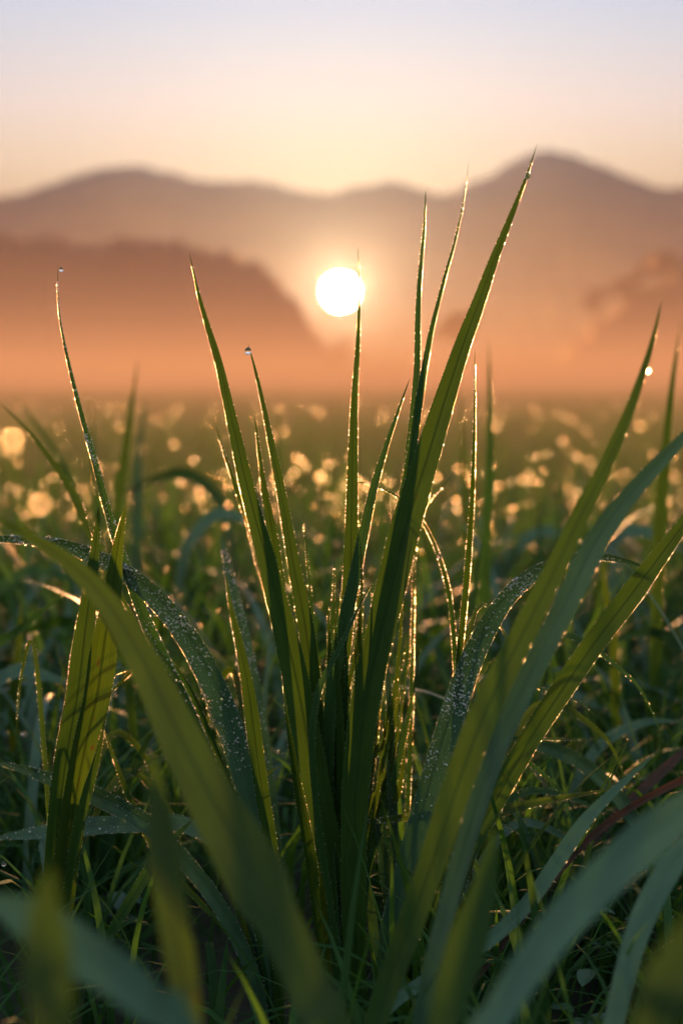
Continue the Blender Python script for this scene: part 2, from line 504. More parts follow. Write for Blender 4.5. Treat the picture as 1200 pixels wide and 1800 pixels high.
# close undergrowth round the tufts
b = scatter(0.35, 0.50, 1.25, 4200, 0.012)
P, h = grass_field('undergrowth_grass', 'dark dewy low grass tangled at the feet of the tall tufts', b, (0.05, 0.20), (0.002, 0.007), 8, 0.85, M_MEADOW)
FIELD.append((P, 1))
b = scatter(0.5, -0.9, 0.5, 900, 0.015, wedge=0.2)
b = b[np.hypot(b[:, 0], b[:, 1]) > 0.12]
grass_field('near_grass', 'short grass below the camera', b, (0.03, 0.10), (0.002, 0.006), 6, 0.8, M_MEADOW)
b = scatter(0.35, 1.15, 3.2, 9000, 0.02)
P, h = grass_field('meadow_grass', 'dewy meadow grass just behind the tall tufts', b, (0.10, 0.27), (0.003, 0.010), 8, 0.8, M_MEADOW, hpow=1.3)
FIELD.append((P, 2))
b = scatter(0.45, 0.95, 2.4, 420, 0.0)
grass_field('broad_meadow_grass', 'broad blue green leaves arching over in the grass behind the tufts', b, (0.16, 0.34), (0.006, 0.013), 14, 1.1, M_TEAL)
b = scatter(0.45, 0.95, 3.0, 380, 0.0)
grass_field('bright_meadow_grass', 'broad bright green leaves standing in the grass behind the tufts', b, (0.14, 0.30), (0.005, 0.011), 12, 0.7, M_GREEN)
b = scatter(0.5, 3.1, 9.0, 23000, 0.04)
P, h = grass_field('middle_meadow_grass', 'blurred meadow grass in the middle distance', b, (0.13, 0.27), (0.004, 0.010), 5, 0.6, M_MEADOW, hpow=1.2)
FIELD.append((P, 3))
b = scatter(2.0, 8.8, 34.0, 31000, 0.12)
P, h = grass_field('far_meadow_grass', 'far meadow grass fading towards the misty horizon', b, (0.16, 0.28), (0.010, 0.026), 4, 0.5, M_MEADOW)
FIELD.append((P, 4))
b = scatter(8.0, 33.0, 260.0, 26000, 0.5, wedge=0.35)
grass_field('distant_meadow_grass', 'most distant meadow grass under the mist', b, (0.2, 0.34), (0.06, 0.16), 3, 0.4, M_MEADOW)

def field_dew(count_near, count_mid, count_far):
    pts = []; rad = []
    for (P, zone), cnt in zip(FIELD[1:], (count_near, count_mid, count_far)):
        n, k, _ = P.shape
        top = P[:, :, 2].max(1) + rng.normal(0, 0.02, n)
        i = np.argsort(-top)[:max(cnt * 3, 10)]
        i = rng.choice(i, cnt, replace=False)
        s = np.clip(P[i, :, 2].argmax(1) + rng.integers(0, 2, cnt), 0, k - 1)
        Q = P[i, s]
        if zone == 2:
            Q2 = P[rng.integers(0, n, 260), rng.integers(k // 2, k, 260)]
            Q2 = Q2[(Q2[:, 2] > 0.11) & (Q2[:, 1] < 2.3)]
            Q = np.concatenate([Q, Q2])
        pts.append(Q - np.array([0, 0, 0.001]))
        dist = np.maximum(Q[:, 1], 1.2)
        rad.append(np.minimum(0.00084 * (dist - 0.70), 0.0028) * rng.uniform(0.45, 1.25, len(Q)))
    P = np.concatenate(pts); r_ = np.concatenate(rad)
    o = link_mesh('meadow_dew', bead_mesh('meadow_dew', P, r_, 1), M_DEWFAR)
    tag(o, 'countless dewdrops glinting on the blurred meadow grass', 'dew', None, 'stuff')
field_dew(1100, 150, 0)
# fine dew over the near undergrowth
P0 = FIELD[0][0]; i = rng.integers(0, len(P0), 900); s = rng.integers(3, 9, 900)
o = link_mesh('undergrowth_dew', bead_mesh('undergrowth_dew', P0[i, s] + rng.normal(0, .0006, (900, 3)), rng.uniform(.0002, .0007, 900), 0), M_DEW)
tag(o, 'fine dew beads on the dark undergrowth', 'dew', None, 'stuff')

# ------------------------------------------------------------------ modelled blades
def catmull(pts, step):
    out = []
    n = len(pts)
    for i in range(n - 1):
        p0 = pts[max(i - 1, 0)]; p1 = pts[i]; p2 = pts[i + 1]; p3 = pts[min(i + 2, n - 1)]
        seg = max(2, int((p2 - p1).length / step))
        for k in range(seg):
            t = k / seg
            out.append(0.5 * ((2 * p1) + (-p0 + p2) * t + (2 * p0 - 5 * p1 + 4 * p2 - p3) * t * t + (-p0 + 3 * p1 - 3 * p2 + p3) * t ** 3))
    out.append(pts[-1])
    return out

def blade(tuft, pts, w, Yt=0.80, Yb=None, mat=None, roll=0.0, twist=0.0, s0=0.5, pw=0.8, fold=0.16, dew=1.0, face=0.0, bead=1.0,
          name='blade', ground=True, base_w=0.75, label=None, top_face=False, Ymid=None):
    """a leaf through photograph pixels pts (tip first), at distance Yt (tip) to Yb (foot); w = widest, in photograph pixels"""
    if Yb is None: Yb = Yt
    mat = mat or M_OLIVE
    acc = [0.0]
    for a, b_ in zip(pts, pts[1:]): acc.append(acc[-1] + math.hypot(b_[0] - a[0], b_[1] - a[1]))
    W = []
    for (x, y), s in zip(pts, acc):
        t = s / acc[-1]
        Y = Yt + (Yb - Yt) * t
        if Ymid is not None: Y += math.sin(t * math.pi) * (Ymid - (Yt + Yb) / 2)
        W.append(px(x, y, Y))
    if ground and W[-1].z > 0.0:
        d = (W[-1] - W[-2]); d.normalize()
        z = W[-1].z
        dd = Vector((d.x * 0.6, d.y * 0.3 + (0.02 if W[-1].y < 0.7 else 0.0), -1.0)) * z
        W.append(W[-1] + dd * 0.5)
        W.append(W[-1] + Vector((dd.x * 0.2, dd.y * .2, -(z * 0.5) - 0.004)))
    for v in W:
        if v.z < 0.002: v.z = max(v.z, -0.004)
    C = catmull(W, 0.0045)
    C = [c.copy() for c in C]
    L = [0.0]
    for a, b_ in zip(C, C[1:]): L.append(L[-1] + (b_ - a).length)
    tot = L[-1]
    vis = (acc[-1] / FPX * (Yt + Yb) / 2)                # length of the part drawn in the photograph
    n = len(C)
    V = []; UV = []; AC = []; edges = ([], []); frames = []
    camp = Vector((0, 0, CAM_H))
    ph = random.uniform(0, 99)
    for i, c in enumerate(C):
        tng = (C[min(i + 1, n - 1)] - C[max(i - 1, 0)]).normalized()
        s = L[i] / max(vis, 1e-5)
        if s < s0: ww = max((s / s0), 0.0) ** pw
        else: ww = 1 - (1 - base_w) * min(1, (s - s0) / max(1e-3, 1.0 - s0)) ** 1.5
        wd = w * c.y / FPX * ww * (1 + 0.05 * noise.noise(Vector((L[i] * 30, ph, 0)))) + 0.00012
        view = (camp - c).normalized()
        sd = tng.cross(view).normalized()
        ang = roll + twist * (L[i] / tot) + 0.12 * noise.noise(Vector((L[i] * 12, ph, 5)))
        sd = Matrix.Rotation(ang, 3, tng) @ sd
        nm = sd.cross(tng).normalized()
        wd /= max(0.45, abs(math.cos(ang)))
        row = []
        for u in (-1, -0.55, 0, 0.55, 1):
            off = -fold * wd * (1 - abs(u)) + fold * 0.22 * wd * (1 - (2 * abs(abs(u) - .5)))
            p = c + sd * (u * wd / 2) + nm * off
            row.append(p)
            V.append(p); UV.append(((u + 1) / 2 + ph, L[i] * 6)); AC.append(abs(u))
        edges[0].append(row[0]); edges[1].append(row[4])
        frames.append((c, sd, nm, wd, row))
    F = []
    for i in range(n - 1):
        for k in range(4):
            a = i * 5 + k
            F.append((a, a + 1, a + 6, a + 5))
    org = tuft.location if tuft is not None else W[-1]
    V = np.array([tuple(v) for v in V])
    if tuft is None:
        V = V - np.array(org)
        me = np_mesh(name, V, np.array(F), np.array(UV), True, {'across': AC})
        o = link_mesh(name, me, mat); o.location = org
    else:
        me = np_mesh(name, V - np.array(org), np.array(F), np.array(UV), True, {'across': AC})
        o = bpy.data.objects.new(name, me); COL.objects.link(o); me.materials.append(mat); o.parent = tuft
    if label and tuft is not None: o['label'] = label
    # dew beads: strung along both edges, and scattered over the face
    bp_, br_ = [], []
    if dew > 0:
        for e in edges:
            gap = 0.0
            for i in range(n - 1):
                a, b_ = e[i], e[i + 1]
                ln = (b_ - a).length
                dens = 0.35 + 0.65 * max(0.0, 0.5 + 1.6 * noise.noise(Vector((a.x * 22, a.z * 22, ph))))
                if a.z < 0.05: dens *= 0.4
                if i < 2: continue
                while gap < ln:
                    if random.random() < dens * dew * 1.25:
                        p = a.lerp(b_, gap / ln)
                        r_ = random.choice((.0001, .00012, .00014, .00017, .0002, .00024, .00042)) * bead * (c.y / 0.8) ** 0
                        bp_.append(tuple(p)); br_.append(r_)
                    gap += random.uniform(0.0006, 0.0013)
                gap -= ln
    if face > 0:
        for i in range(2, n - 1):
            c, sd, nm, wd, row = frames[i]
            # more beads towards the arch's crest and tip
            t = L[i] / max(vis, 1e-5)
            fall = max(0.0, 1.0 - (t / 0.66) ** 2) * max(0.15, 0.55 + 1.5 * noise.noise(Vector((L[i] * 45, ph, 9))))
            k = int(face * fall * (L[i + 1] - L[i]) * wd * 2.0e6 + random.random())
            for _ in range(k):
                u = random.uniform(-0.94, 0.94)
                q = (u + 1) / 2 * 4; qi = min(3, int(q))
                ua = (-1, -0.55, 0, 0.55, 1)
                for qi in range(4):
                    if ua[qi] <= u <= ua[qi + 1]: break
                f_ = (u - ua[qi]) / (ua[qi + 1] - ua[qi])
                p = row[qi].lerp(row[qi + 1], f_)
                p = p.lerp(frames[i + 1][4][qi].lerp(frames[i + 1][4][qi + 1], f_), random.random())
                r_ = 0.00018 + 0.00085 * random.random() ** 5
                bp_.append(tuple(p + nm * r_ * 0.5)); br_.append(r_)
    if bp_:
        P = np.array(bp_) - np.array(org)
        me = bead_mesh('dew', P, br_, 0)
        d = bpy.data.objects.new('dew', me); COL.objects.link(d); me.materials.append(M_FROST if face > 0 else M_DEW); d.parent = o
        d['kind'] = 'stuff'
    return o

def tuft(name, loc, label):
    o = empty(name, loc)
    return tag(o, label, 'grass tuft')

def drop(x, y, Y, rpx, label, stretch=1.12, mat=None):
    P = px(x, y, Y); r_ = rpx / FPX * Y
    V, F = ICO2
    V = V.copy()
    V[:, 2] = V[:, 2] * stretch
    V[:, :2] *= (1 - 0.16 * np.clip(V[:, 2], 0, 1) ** 2)[:, None]
    me = np_mesh('dew_drop', V * r_, F)
    o = link_mesh('dew_drop', me, mat or M_WATER); o.location = P
    return tag(o, label, 'dewdrop')

# ---- central tuft
A = tuft('grass_tuft', (px(625, 1845, 0.80).x, 0.80, 0), 'tall central grass tuft whose blades cross before the sun')
blade(A, [(333,443),(346,505),(364,570),(385,640),(410,750),(440,880),(475,1010),(510,1150),(540,1300),(568,1440),(595,1580),(615,1720),(625,1840)], 50, 0.78, 0.79, M_OLIVE, roll=0.15, s0=0.6, pw=0.9, base_w=0.8, label='broad blade leaning left with a small split near its tip')
blade(A, [(436,604),(446,640),(458,690),(475,770),(495,870),(518,1000),(537,1100),(550,1200),(560,1330),(570,1500),(585,1680),(605,1830)], 30, 0.80, 0.80, M_OLIVE, roll=-0.2, s0=0.45, label='blade with a hanging dewdrop at its tip')
blade(A, [(448,732),(456,800),(466,870),(482,960),(496,1080),(508,1200),(522,1350),(545,1500),(570,1680),(600,1830)], 24, 0.82, 0.82, M_OLIVE, roll=0.3, s0=0.3)
blade(A, [(378,744),(392,790),(412,850),(436,920),(462,1010),(490,1110),(515,1230),(535,1380),(560,1560),(590,1760)], 16, 0.92, 0.88, M_OLIVE, roll=0.2, s0=0.3, dew=.8)
blade(A, [(629,434),(631,500),(629,600),(623,700),(620,800),(618,900),(616,1000),(608,1100),(598,1200),(592,1350),(592,1500),(605,1700),(615,1840)], 27, 0.80, 0.80, M_OLIVE, roll=-0.1, s0=0.4, pw=1.0, label='upright blade standing across the sun')
blade(A, [(720,665),(702,715),(678,785),(656,860),(636,950),(620,1030),(600,1120),(582,1230),(575,1400),(585,1600),(605,1830)], 24, 0.79, 0.79, M_GREEN, roll=0.5, s0=0.35)
blade(A, [(748,334),(745,400),(738,480),(734,560),(733,640),(727,720),(716,820),(700,930),(680,1050),(655,1200),(640,1400),(625,1650),(622,1830)], 20, 0.83, 0.81, M_GREEN, roll=0.5, twist=-.4, s0=0.5, pw=0.6, dew=.7)
blade(A, [(823,286),(816,345),(800,420),(778,500),(756,590),(742,670),(728,760),(716,840),(703,905),(688,990),(672,1080),(655,1180),(642,1300),(634,1450),(630,1650),(630,1840)], 26, 0.79, 0.79, M_GREEN, roll=-0.45, s0=0.5, pw=1.1, dew=1.0)
blade(A, [(943,254),(925,310),(897,382),(868,455),(842,528),(812,608),(785,690),(760,770),(735,850),(710,935),(690,1020),(668,1110),(646,1210),(630,1320),(622,1450),(622,1650),(628,1840)], 54, 0.77, 0.78, M_OLIVE, roll=0.12, s0=0.42, pw=1.0, fold=0.22, label='longest blade, leaning right with one drop below its tip')
blade(A, [(672,998),(642,1045),(608,1115),(578,1175),(560,1215),(548,1300),(560,1450),(590,1650),(610,1830)], 12, 0.765, 0.78, M_GREEN, roll=0.7, s0=0.3)
for k in range(26):                       # the many narrower inner blades of the tuft
    x0 = random.uniform(540, 720); y0 = random.uniform(960, 1330); xm = 560 + (x0 - 540) * 0.55 + random.uniform(-15, 15)
    blade(A, [(x0, y0), ((x0 * .7 + xm * .3), y0 + 100), (xm, (y0 + 1500) / 2), (585 + (xm - 560) * .45, 1520), (600 + random.uniform(0, 35), 1700), (620 + random.uniform(-12, 18), 1835)],
          random.uniform(12, 24), 0.80 + random.uniform(-.02, .04), 0.80, random.choice((M_OLIVE, M_GREEN, M_FRESH, M_YELLOW)), roll=random.uniform(-.5, .5), s0=0.35, dew=0.55)
for k in range(18):                       # hair-thin shoots between them
    x0 = random.uniform(520, 745); y0 = random.uniform(900, 1300); xm = 570 + (x0 - 520) * 0.5
    blade(A, [(x0, y0), (x0 * .75 + xm * .25 + random.uniform(-8, 8), y0 + 90), (x0 * .35 + xm * .65, (y0 + 1450) / 2 + 40), (585 + (xm - 570) * .5, 1560), (600 + random.uniform(-10, 40), 1720), (620 + random.uniform(-16, 22), 1835)],
          random.uniform(6, 13), 0.80 + random.uniform(-.03, .06), 0.80, random.choice((M_OLIVE, M_GREEN, M_FRESH)), roll=random.uniform(-.6, .6), s0=0.35, dew=0.35)
drop(436, 617, 0.797, 6.0, 'hanging dewdrop at the tip of the blade left of the sun')
drop(927, 309, 0.768, 5.0, 'dewdrop hanging below the tip of the longest blade')

# ---- slender tuft right of the centre
B = tuft('grass_tuft', (px(700, 1840, 0.83).x, 0.83, 0), 'slender tuft right of the centre with thin beaded blades and an arching dewy leaf')
blade(B, [(834,616),(834,700),(832,800),(828,900),(821,1000),(812,1100),(802,1200),(795,1300),(786,1400),(768,1530),(735,1700),(705,1810)], 11, 0.79, 0.82, M_OLIVE, roll=0.2, s0=0.3, dew=1.5, bead=1.35)
blade(B, [(603,846),(640,849),(690,868),(736,908),(768,970),(788,1040),(797,1120),(801,1220),(797,1300),(785,1400),(758,1550),(715,1740)], 9, 0.84, 0.82, M_GREEN, roll=0.4, s0=0.3, dew=1.4, bead=1.3, fold=.3)
blade(B, [(799,830),(775,858),(750,888),(735,920),(728,1000),(725,1100),(722,1250),(715,1450),(705,1700)], 9, 0.90, 0.86, M_GREEN, roll=0.4, dew=1.3, bead=1.4)
blade(B, [(1138,999),(1100,987),(1060,979),(1020,980),(965,996),(920,1022),(878,1068),(840,1135),(812,1205),(785,1290),(752,1400),(720,1510),(690,1620),(668,1720),(655,1820)], 46, 0.79, 0.80, M_TEAL, roll=-0.75, twist=0.65, s0=0.45, pw=0.7, fold=.2, dew=1.0, face=1.0, label='arching leaf thickly beaded with dew')
blade(B, [(655,1425),(668,1480),(678,1540),(686,1600),(692,1690)], 22, 0.82, 0.82, M_TEAL, roll=.3, s0=.4)
drop(1131, 1003, 0.79, 5.0, 'dewdrop under the tip of the arching beaded leaf')
drop(772, 977, 0.83, 4.0, 'small drop on the thin curved blade right of the centre')

# ---- right diagonal tuft
Cc = tuft('grass_tuft', (px(748, 1800, 0.76).x, 0.76, 0), 'wide straight blade slanting up to the right edge, with its side shoots')
blade(Cc, [(1275,815),(1230,880),(1175,955),(1112,1040),(1050,1122),(985,1215),(930,1300),(882,1385),(835,1470),(795,1550),(768,1640),(752,1760)], 40, 0.76, 0.77, M_OLIVE, roll=0.1, s0=0.25, base_w=.8, fold=.2)
blade(Cc, [(1078,1387),(1010,1398),(945,1410),(890,1424),(840,1450),(800,1530),(770,1650)], 17, 0.80, 0.79, M_YELLOW, roll=.3, s0=.4, dew=1.3)
blade(Cc, [(600,1447),(660,1443),(720,1436),(780,1430),(840,1432),(830,1500),(790,1620)], 17, 0.80, 0.80, M_YELLOW, roll=.2, s0=.35, dew=1.6, bead=1.2, face=.5)
blade(Cc, [(1060,1300),(980,1300),(900,1298),(830,1305),(790,1330),(770,1450),(760,1650)], 10, .86, .82, M_GREEN, roll=.3)

# ---- left upright pair
D = tuft('grass_tuft', (px(92, 1700, 0.78).x, 0.78, 0), 'pair of broad upright blades joined at one foot near the left edge')
blade(D, [(174,890),(168,960),(158,1040),(148,1120),(136,1220),(118,1320),(104,1430),(94,1560),(90,1680)], 40, 0.78, 0.78, M_OLIVE, roll=0.15, s0=0.35, pw=.7, base_w=.9)
blade(D, [(221,888),(208,960),(198,1040),(186,1120),(172,1220),(150,1320),(130,1430),(112,1560),(100,1680)], 48, 0.77, 0.78, M_YELLOW, roll=-0.1, s0=0.35, pw=.7, base_w=.9, fold=.25)
blade(D, [(186,1258),(172,1330),(152,1400),(132,1480),(115,1600)], 18, 0.76, 0.77, M_OLIVE, roll=.3, s0=.4)

# ---- left beaded tuft
E = tuft('grass_tuft', (px(480, 1740, 0.82).x, 0.82, 0), 'left tuft of long dewy blades arching out to the left edge')
blade(E, [(103,465),(102,515),(108,575),(124,650),(144,730),(164,800),(182,870),(202,940),(226,1010),(256,1090),(290,1165),(328,1250),(365,1340),(400,1440),(440,1560),(470,1700)], 28, 0.80, 0.81, M_GREEN, roll=-0.55, twist=.5, s0=0.65, pw=1.1, dew=1.6, bead=1.25, face=.45, fold=.25, label='thin blade thickly beaded with dew')
blade(E, [(-40,952),(0,948),(60,950),(120,962),(180,985),(240,1022),(290,1070),(335,1130),(375,1205),(408,1290),(436,1380),(458,1470),(475,1600),(482,1720)], 46, 0.80, 0.81, M_TEAL, roll=0.8, twist=-.7, s0=0.55, pw=.55, dew=1.0, face=1.0, fold=.2, label='broad blue green leaf arching left under dew')
blade(E, [(398,1012),(404,1060),(418,1120),(434,1200),(448,1300),(462,1400),(478,1500),(488,1620),(490,1740)], 26, 0.79, 0.80, M_OLIVE, roll=.1, s0=.35, dew=1.2)
blade(E, [(388,940),(398,985),(413,1060),(430,1150),(445,1250),(458,1350),(478,1500),(495,1700)], 44, 0.92, 0.88, M_TEAL, roll=.3, s0=.45, pw=.6, dew=.5, face=.8)
blade(E, [(-20,1338),(40,1352),(95,1372),(170,1400),(260,1450),(330,1520),(390,1600),(440,1700)], 32, 0.81, 0.81, M_TEAL, roll=.5, s0=.3, dew=1.2, face=.12)
blade(E, [(-20,1475),(80,1462),(160,1452),(240,1448),(325,1450),(400,1500),(450,1640)], 32, 0.83, 0.82, M_TEAL, roll=-.4, s0=.25, dew=1.0, face=.15)
blade(E, [(340,1440),(300,1480),(262,1530),(225,1590),(190,1650),(170,1700)], 22, 0.80, 0.80, M_GREEN, roll=.3, s0=.3, dew=.5)
for pts, w in (([(140,860),(160,930),(185,990),(220,1060),(260,1140),(320,1260),(400,1440),(470,1680)], 10), ([(175,1260),(200,1330),(235,1420),(290,1520),(400,1640)], 12),
               ([(495,1345),(470,1360),(440,1380),(400,1420),(390,1500),(450,1680)], 16)):
    blade(E, pts, w, 0.83, 0.82, M_OLIVE, roll=.4, s0=.4, dew=1.0)
drop(108, 474, 0.80, 4.0, 'tiny dewdrop at the tip of the long beaded blade on the left')
drop(7, 1518, 0.78, 4.5, 'clear dewdrop by the left edge low in the grass')
drop(40, 1288, 0.80, 3.5, 'small dewdrop near the left edge above the crossing leaves')

# thin arching side blades that cross between the tufts
for root, fx, fy, lo, hi, Yc in ((B, 700, 1790, 640, 1190, .84), (Cc, 752, 1740, 820, 1230, .83), (E, 480, 1700, 20, 420, .84), (D, 95, 1660, -20, 330, .83)):
    for k in range(8):
        tx = random.uniform(lo, hi); ty = random.uniform(1180, 1560); cx = fx + (tx - fx) * .55; cy = min(ty, fy) - random.uniform(20, 190)
        blade(root, [(tx, ty), (tx * .72 + cx * .28, (ty + cy) / 2 - 12), (cx, cy + 8), (fx + (cx - fx) * .45, cy + (fy - cy) * .38), (fx + (cx - fx) * .12, cy + (fy - cy) * .75), (fx, fy)],
              random.uniform(7, 17), Yc + random.uniform(-.03, .12), Yc - .02, random.choice((M_TEAL, M_GREEN, M_FRESH, M_TEAL)), roll=random.uniform(.2, .8), s0=.4, dew=random.uniform(.3, .9))

# ---- foreground blades out of focus
def lone(pts, w, Yt, Yb, mat, label, **k):
    nm = k.pop('name', 'grass_shoot')
    foot = px(pts[-1][0], pts[-1][1], Yb); foot.z = 0
    root = empty(nm, foot)
    blade(root, pts, w, Yt, Yb, mat, name='stem' if nm == 'dry_stalk' else 'blade', **k)
    return tag(root, label, 'dry stalk' if nm == 'dry_stalk' else 'grass shoot')
lone([(-60,890),(0,915),(60,948),(120,988),(172,1040),(222,1110),(270,1200),(318,1300),(368,1400),(430,1510),(490,1620),(545,1740),(590,1860)], 108, 0.62, 0.42, M_FRESH,
     'huge blurred blade arching from the left edge down across the bottom centre', roll=.35, twist=-.3, s0=.95, pw=1.0, dew=.10, bead=0.9, fold=.10)
lone([(1162,528),(1140,620),(1104,725),(1060,825),(1015,915),(975,1000),(930,1090),(885,1180),(842,1275),(800,1390),(758,1520),(708,1660),(665,1780),(640,1880)], 54, 0.66, 0.58, M_OLIVE,
     'wide blurred blade with a drop near its tip, leaning right before the others', roll=.1, s0=.6, pw=.8, dew=.22, bead=0.9, fold=.14)
drop(1135, 650, 0.655, 7.0, 'bright blurred dewdrop near the tip of the wide blurred blade on the right', mat=M_DEWFAR)
lone([(1290,670),(1240,728),(1190,780),(1135,838),(1082,900),(1038,970),(1000,1050),(960,1130),(915,1220),(870,1320),(830,1440),(790,1580),(750,1740)], 42, 0.68, 0.60, M_TEAL,
     'narrow blue green blurred blade running beside the wide blurred one', roll=-.3, s0=.35, dew=.3)
lone([(1290,1350),(1200,1425),(1120,1490),(1050,1555),(985,1625),(925,1705),(870,1790),(830,1870)], 76, 0.47, 0.40, M_PALE,
     'thick blue green out-of-focus blade crossing the lower right corner', roll=-.2, s0=.3, dew=.15, fold=.1)
lone([(1240,1440),(1180,1520),(1135,1600),(1104,1690),(1082,1780),(1065,1870)], 44, 0.62, 0.58, M_PALE,
     'curved green blade at the lower right beside the thick blurred one', roll=.2, s0=.25, dew=.1)
lone([(1150,1325),(1095,1375),(1030,1440),(975,1520),(925,1590),(850,1660),(760,1715),(690,1765),(640,1830)], 27, 0.72, 0.68, M_PALE,
     'bent green blade curving down to the foot of the central tuft', roll=.2, s0=.3, dew=.4)
lone([(-40,1570),(40,1610),(120,1660),(200,1710),(270,1770),(330,1840)], 88, 0.40, 0.36, M_PALE,
     'broad blue green blurred leaf in the lower left corner', roll=.3, s0=.35, dew=0, fold=.1)
lone([(268,1320),(280,1420),(292,1520),(306,1620),(322,1720),(335,1830)], 62, 0.46, 0.42, M_YELLOW,
     'olive blurred blade standing upright in the left foreground', roll=.2, s0=.4, dew=0)
lone([(90,1520),(80,1600),(85,1700),(95,1830)], 90, 0.34, 0.32, M_YELLOW, 'olive blurred blade at the bottom left edge', roll=.2, s0=.5, dew=0)
lone([(1210,1600),(1190,1680),(1160,1760),(1140,1850)], 90, 0.33, 0.31, M_YELLOW, 'olive blurred blade at the bottom right corner', roll=.2, s0=.5, dew=0)
lone([(870,1450),(850,1560),(820,1660),(790,1760),(770,1860)], 70, 0.50, 0.46, M_OLIVE, 'short blurred olive blade before the slanting tuft', roll=.1, s0=.5, dew=0)

for x, y, r_, lab in ((25, 770, 5.5, 'large glowing out-of-focus drop high at the left edge'), (72, 885, 5.5, 'large glowing out-of-focus drop just above the huge blurred blade')):
    drop(x, y, 0.33, r_, lab, mat=M_DEWFAR)
lone([(25,766),(0,790),(-40,850),(-90,960),(-120,1200)], 7, 0.33, 0.36, M_GREEN, 'thin blurred tip poking in from the left edge beneath the upper glowing drop', s0=.5, dew=0)
lone([(72,881),(30,905),(-30,960),(-90,1080),(-120,1300)], 7, 0.33, 0.36, M_GREEN, 'thin blurred tip poking in from the left edge beneath the lower glowing drop', s0=.5, dew=0)

# ---- slim leaves and stalks at the right
lone([(1260,1345),(1200,1370),(1120,1412),(1045,1465),(985,1528),(930,1600),(860,1690),(780,1790)], 13, 0.76, 0.76, M_DRY,
     'reddish brown dry stalk slanting through the lower right', roll=.0, s0=.1, pw=.4, dew=.2, fold=.4, name='dry_stalk')
lone([(1260,1275),(1200,1322),(1145,1372),(1090,1425),(1030,1490),(960,1570)], 18, 0.95, 0.9, M_DRY, 'tan dry blade slanting behind the brown stalk', roll=.2, s0=.3, dew=.3)
lone([(1260,1480),(1195,1497),(1130,1520),(1060,1558),(1010,1600),(960,1680)], 15, 0.80, 0.8, M_TEAL, 'pale narrow blade lying flat at the lower right edge', roll=.4, s0=.3, dew=.8, bead=.9)
lone([(805,1303),(870,1299),(940,1308),(1010,1334),(1062,1375),(1100,1420),(1130,1475),(1150,1560)], 26, 0.93, 0.9, M_PALE, 'blue green leaf bowing over behind the slanting blade', roll=.6, twist=-.5, s0=.4, dew=.5)
lone([(1200,1268),(1140,1268),(1090,1285),(1050,1315),(1010,1380),(990,1480)], 20, 1.05, 1.0, M_TEAL, 'arched green leaf at the right edge above the brown stalk', roll=.5, s0=.4, dew=.4)
lone([(660,1262),(700,1260),(745,1283),(775,1320),(790,1400),(792,1500)], 24, 1.15, 1.1, M_TEAL, 'curled leaf tip behind the foot of the slender tuft', roll=.7, s0=.3, dew=.9)

# ---- blurred blades just behind the focus
back = [
 ([(243,632),(233,700),(222,780),(210,860),(200,940),(195,1050),(200,1200)], 20, 1.55, M_OLIVE, 'tall blurred blade behind the left beaded blade'),
 ([(258,700),(250,745),(243,800),(240,880),(240,1000),(245,1150)], 20, 1.9, M_TEAL, 'bluish blurred blade to the right of the tall blurred one'),
 ([(0,708),(45,752),(88,805),(125,862),(155,925),(190,1010),(220,1150),(240,1350)], 20, 1.05, M_OLIVE, 'blurred blade slanting in from the left edge'),
 ([(20,690),(60,740),(100,800),(140,880),(170,980),(190,1120)], 14, 1.7, M_GREEN, 'faint blurred blade behind the slanting one at the left edge'),
 ([(160,690),(162,760),(168,850),(176,960),(190,1150)], 14, 1.9, M_GREEN, 'faint upright blade behind the left tuft'),
 ([(858,598),(860,680),(861,780),(858,880),(853,1000),(848,1180),(845,1350)], 20, 1.35, M_GREEN, 'straight blurred blade right of the thin beaded one'),
 ([(810,680),(812,780),(818,880),(822,1000),(824,1200)], 14, 1.8, M_OLIVE, 'faint blurred blade behind the thin beaded one'),
 ([(1196,565),(1180,680),(1168,800),(1160,900),(1155,1020),(1150,1200),(1148,1380)], 24, 1.25, M_OLIVE, 'tall blurred blade near the right edge'),
 ([(495,700),(490,770),(488,850),(492,960),(500,1150)], 12, 1.9, M_GREEN, 'faint blade between the two left blades of the central tuft'),
 ([(1000,780),(1015,830),(1022,900),(1020,1000),(1010,1180)], 12, 1.8, M_GREEN, 'faint blurred blade crossing behind the wide blurred one'),
 ([(1055,940),(1062,1020),(1075,1120),(1082,1220),(1090,1350)], 18, 1.2, M_YELLOW, 'yellow green blurred blade behind the slanting one'),
 ([(40,1045),(34,1120),(28,1200),(25,1300),(30,1420)], 20, 1.15, M_YELLOW, 'yellow green blurred blade at the left edge'),
 ([(128,1030),(80,1070),(30,1110),(-20,1150),(-60,1260),(-70,1400)], 20, 1.05, M_GREEN, 'blurred blade leaning over the left edge'),
]
for pts, w, Y, mt, lab in back:
    lone(pts, w, Y, Y, mt, lab, roll=random.uniform(-.3, .3), s0=.45, dew=.5, bead=1.0)

